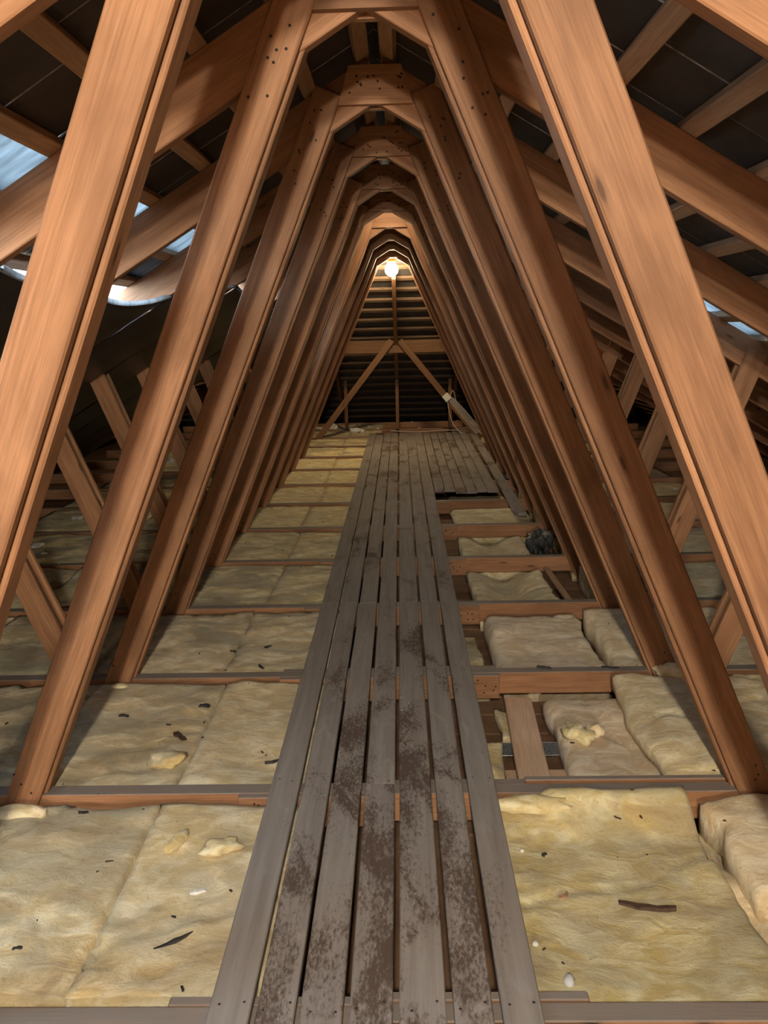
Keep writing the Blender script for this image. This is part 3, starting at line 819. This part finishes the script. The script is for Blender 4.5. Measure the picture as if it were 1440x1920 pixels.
# ------------------------------------------------------------------ lamps, with two added fill globes
def lamp(y, x, ztop_, mat, label, r=.078):
    t = thing('globe_lamp', label, 'lamp', (x, y, ztop_))
    def lathe(name, prof, m):
        n = 14; V, F = [], []
        for pr_, pz in prof:
            for i in range(n): V.append((pr_ * math.cos(2 * math.pi * i / n), pr_ * math.sin(2 * math.pi * i / n), pz))
        for j in range(len(prof) - 1):
            for i in range(n): F.append((j * n + i, j * n + (i + 1) % n, (j + 1) * n + (i + 1) % n, (j + 1) * n + i))
        F += [tuple(range(n))[::-1], tuple((len(prof) - 1) * n + i for i in range(n))]
        return mesh_obj(name, V, F, m, t, smooth=True, loc=(x, y, ztop_))
    lathe('lamp_holder', [(.03, -.0), (.052, -.005), (.052, -.05), (.045, -.058)][::-1], 'brass')
    c = -.055 - r * .92
    lathe('glass_globe', [(max(.002, r * math.sin(a)), c - r * math.cos(a)) for a in [math.pi * i / 8 for i in range(9)] if c - r * math.cos(a) < -.056], mat)
    return t
lamp(9.76, -.02, 2.285, 'bulb_far', 'glowing round globe lamp hanging at the far end under the ridge')
board_far = board('lamp_board', (-.14, 9.76, 2.298), (.14, 9.76, 2.298), .09, .022, (0, 0, 1), 'timber')
tag(board_far, 'short reddish board under the ridge carrying the lit globe', 'board')
lamp(6.41, .0, 2.502, 'fill_mid', 'added fill globe hidden above the collar plates halfway along the ridge', .048)  # unseen fill light added to brighten the middle of the floor
lamp(-.9, 0.05, 2.32, 'bulb_near', 'globe lamp on the ridge behind the viewer')
w_ = lamp(-4.0, .1, 1.75, 'fill_work', 'added fill globe by the gable, unseen behind the viewer')  # unseen frontal fill, added so truss faces stay lit into the depth

# ------------------------------------------------------------------ junction box and cables
def tube(name, pts, r, mat, parent=None, n=6):
    pts = [Vector(p) for p in pts]
    # smooth by Catmull-Rom
    P = []
    for i in range(len(pts) - 1):
        p0, p1, p2, p3 = pts[max(i - 1, 0)], pts[i], pts[i + 1], pts[min(i + 2, len(pts) - 1)]
        for s in range(6):
            t = s / 6
            P.append(.5 * ((2 * p1) + (p2 - p0) * t + (2 * p0 - 5 * p1 + 4 * p2 - p3) * t * t + (3 * p1 - p0 - 3 * p2 + p3) * t ** 3))
    P.append(pts[-1])
    V, F = [], []
    for i, p in enumerate(P):
        d = (P[min(i + 1, len(P) - 1)] - P[max(i - 1, 0)]).normalized()
        a = d.cross(Vector((0, 1, .2))).normalized(); b = d.cross(a)
        for q in range(n):
            an = 2 * math.pi * q / n; V.append(tuple(p + (a * math.cos(an) + b * math.sin(an)) * r))
    for i in range(len(P) - 1):
        for q in range(n): F.append((i * n + q, i * n + (q + 1) % n, (i + 1) * n + (q + 1) % n, (i + 1) * n + q))
    return mesh_obj(name, V, F, mat, parent, smooth=True)
bx = Vector((.70, YF - .068, .535)); bd = Vector((1.145, 0, -1.43)).normalized()
jb = thing('junction_box', 'small white junction box screwed to the raking brace', 'junction box', tuple(bx))
board('box_body', bx - bd * .05, bx + bd * .05, .10, .03, (0, 1, 0), 'white_plastic', jb, .004)
board('box_lid', bx - bd * .045 + Vector((0, -.018, 0)), bx + bd * .045 + Vector((0, -.018, 0)), .09, .006, (0, 1, 0), 'white_plastic', jb, .002)
bn = Vector((-bd.z, 0, bd.x)) * -1
for i in range(6):
    o_ = bn * (-.005 + .013 * i) * -1
    e = bx + bd * .05 + o_
    c = tube('cable', [e, e + bd * .2 + o_ * .3, e + bd * .45 + o_ * .4, e + bd * .62 + o_ * .2], .0045, 'cable')
    tag(c, f'white cable clipped down the brace, {ORD[i]} from the lower edge of the bundle', 'cable', 'cables clipped to the brace')
c = tube('cable', [bx + bd * .05 - Vector((.02, .0, .02)), bx + Vector((.03, -.02, -.2)), bx + Vector((.09, -.04, -.38)), bx + Vector((.20, -.10, -.498))], .005, 'cable')
tag(c, 'loose white cable hanging from the junction box to the planks', 'cable')
c = tube('cable', [bx + Vector((.04, 0, .0)), bx + Vector((.075, -.01, .09)), bx + Vector((.10, -.01, .06)), bx + bd * .14 + Vector((.05, 0, .02))], .004, 'cable')
tag(c, 'short cable loop beside the junction box', 'cable')
c = tube('cable', [(-.1, YF + .38, .03), (.3, YF + .34, .012), (.7, YF + .32, .03), (1.1, YF + .29, .012)], .006, 'cable')
tag(c, 'grey cable trailing across the floor behind the platform', 'cable')

# ------------------------------------------------------------------ fine litter: too small to count
def litter(name, mat, n, seed, xr, yr, size, label):
    rn = random.Random(seed); V, F = [], []
    for i in range(n):
        x, y = rn.uniform(*xr), rn.uniform(*yr)
        ok, loc, *_ = scene.ray_cast(dg, Vector((x * S, y * S, .06 * S)), Vector((0, 0, -1)), distance=.3 * S)
        if not ok: continue
        z = loc.z / S; s = size * rn.uniform(.4, 1.4); a = rn.uniform(0, 6.3); l = s * rn.uniform(1, 3)
        b = len(V); ca, sa = math.cos(a), math.sin(a)
        for zz in (-.001, s * .35):
            for u, v in ((-l, -s), (l, -s * .7), (l * .8, s), (-l * .9, s * .8)):
                V.append((x + (u * ca - v * sa) * .5, y + (u * sa + v * ca) * .5, z + zz))
        F += [(b + 3, b + 2, b + 1, b), (b + 4, b + 5, b + 6, b + 7)] + [(b + q, b + (q + 1) % 4, b + 4 + (q + 1) % 4, b + 4 + q) for q in range(4)]
    o = mesh_obj(name, V, F, mat); tag(o, label, 'debris', kind='stuff')
litter('dark_litter', 'flake', 150, 1, (-1.6, -.4), (1.5, 9.5), .0055, 'fine dark crumbs scattered over the slit-side wool')
litter('dark_litter', 'splinter', 60, 2, (.4, 1.6), (1.5, 7.5), .006, 'fine dark crumbs scattered over the wool beside the exposed joists')
litter('white_litter', 'foam', 120, 3, (-2.2, 1.4), (11.6, 13.2), .022, 'fine white crumbs scattered on the dark floor beyond the walkway')
litter('white_litter', 'foam', 70, 4, (-2.4, -1.1), (3.4, 8.0), .009, 'fine white crumbs scattered in the dim eaves')
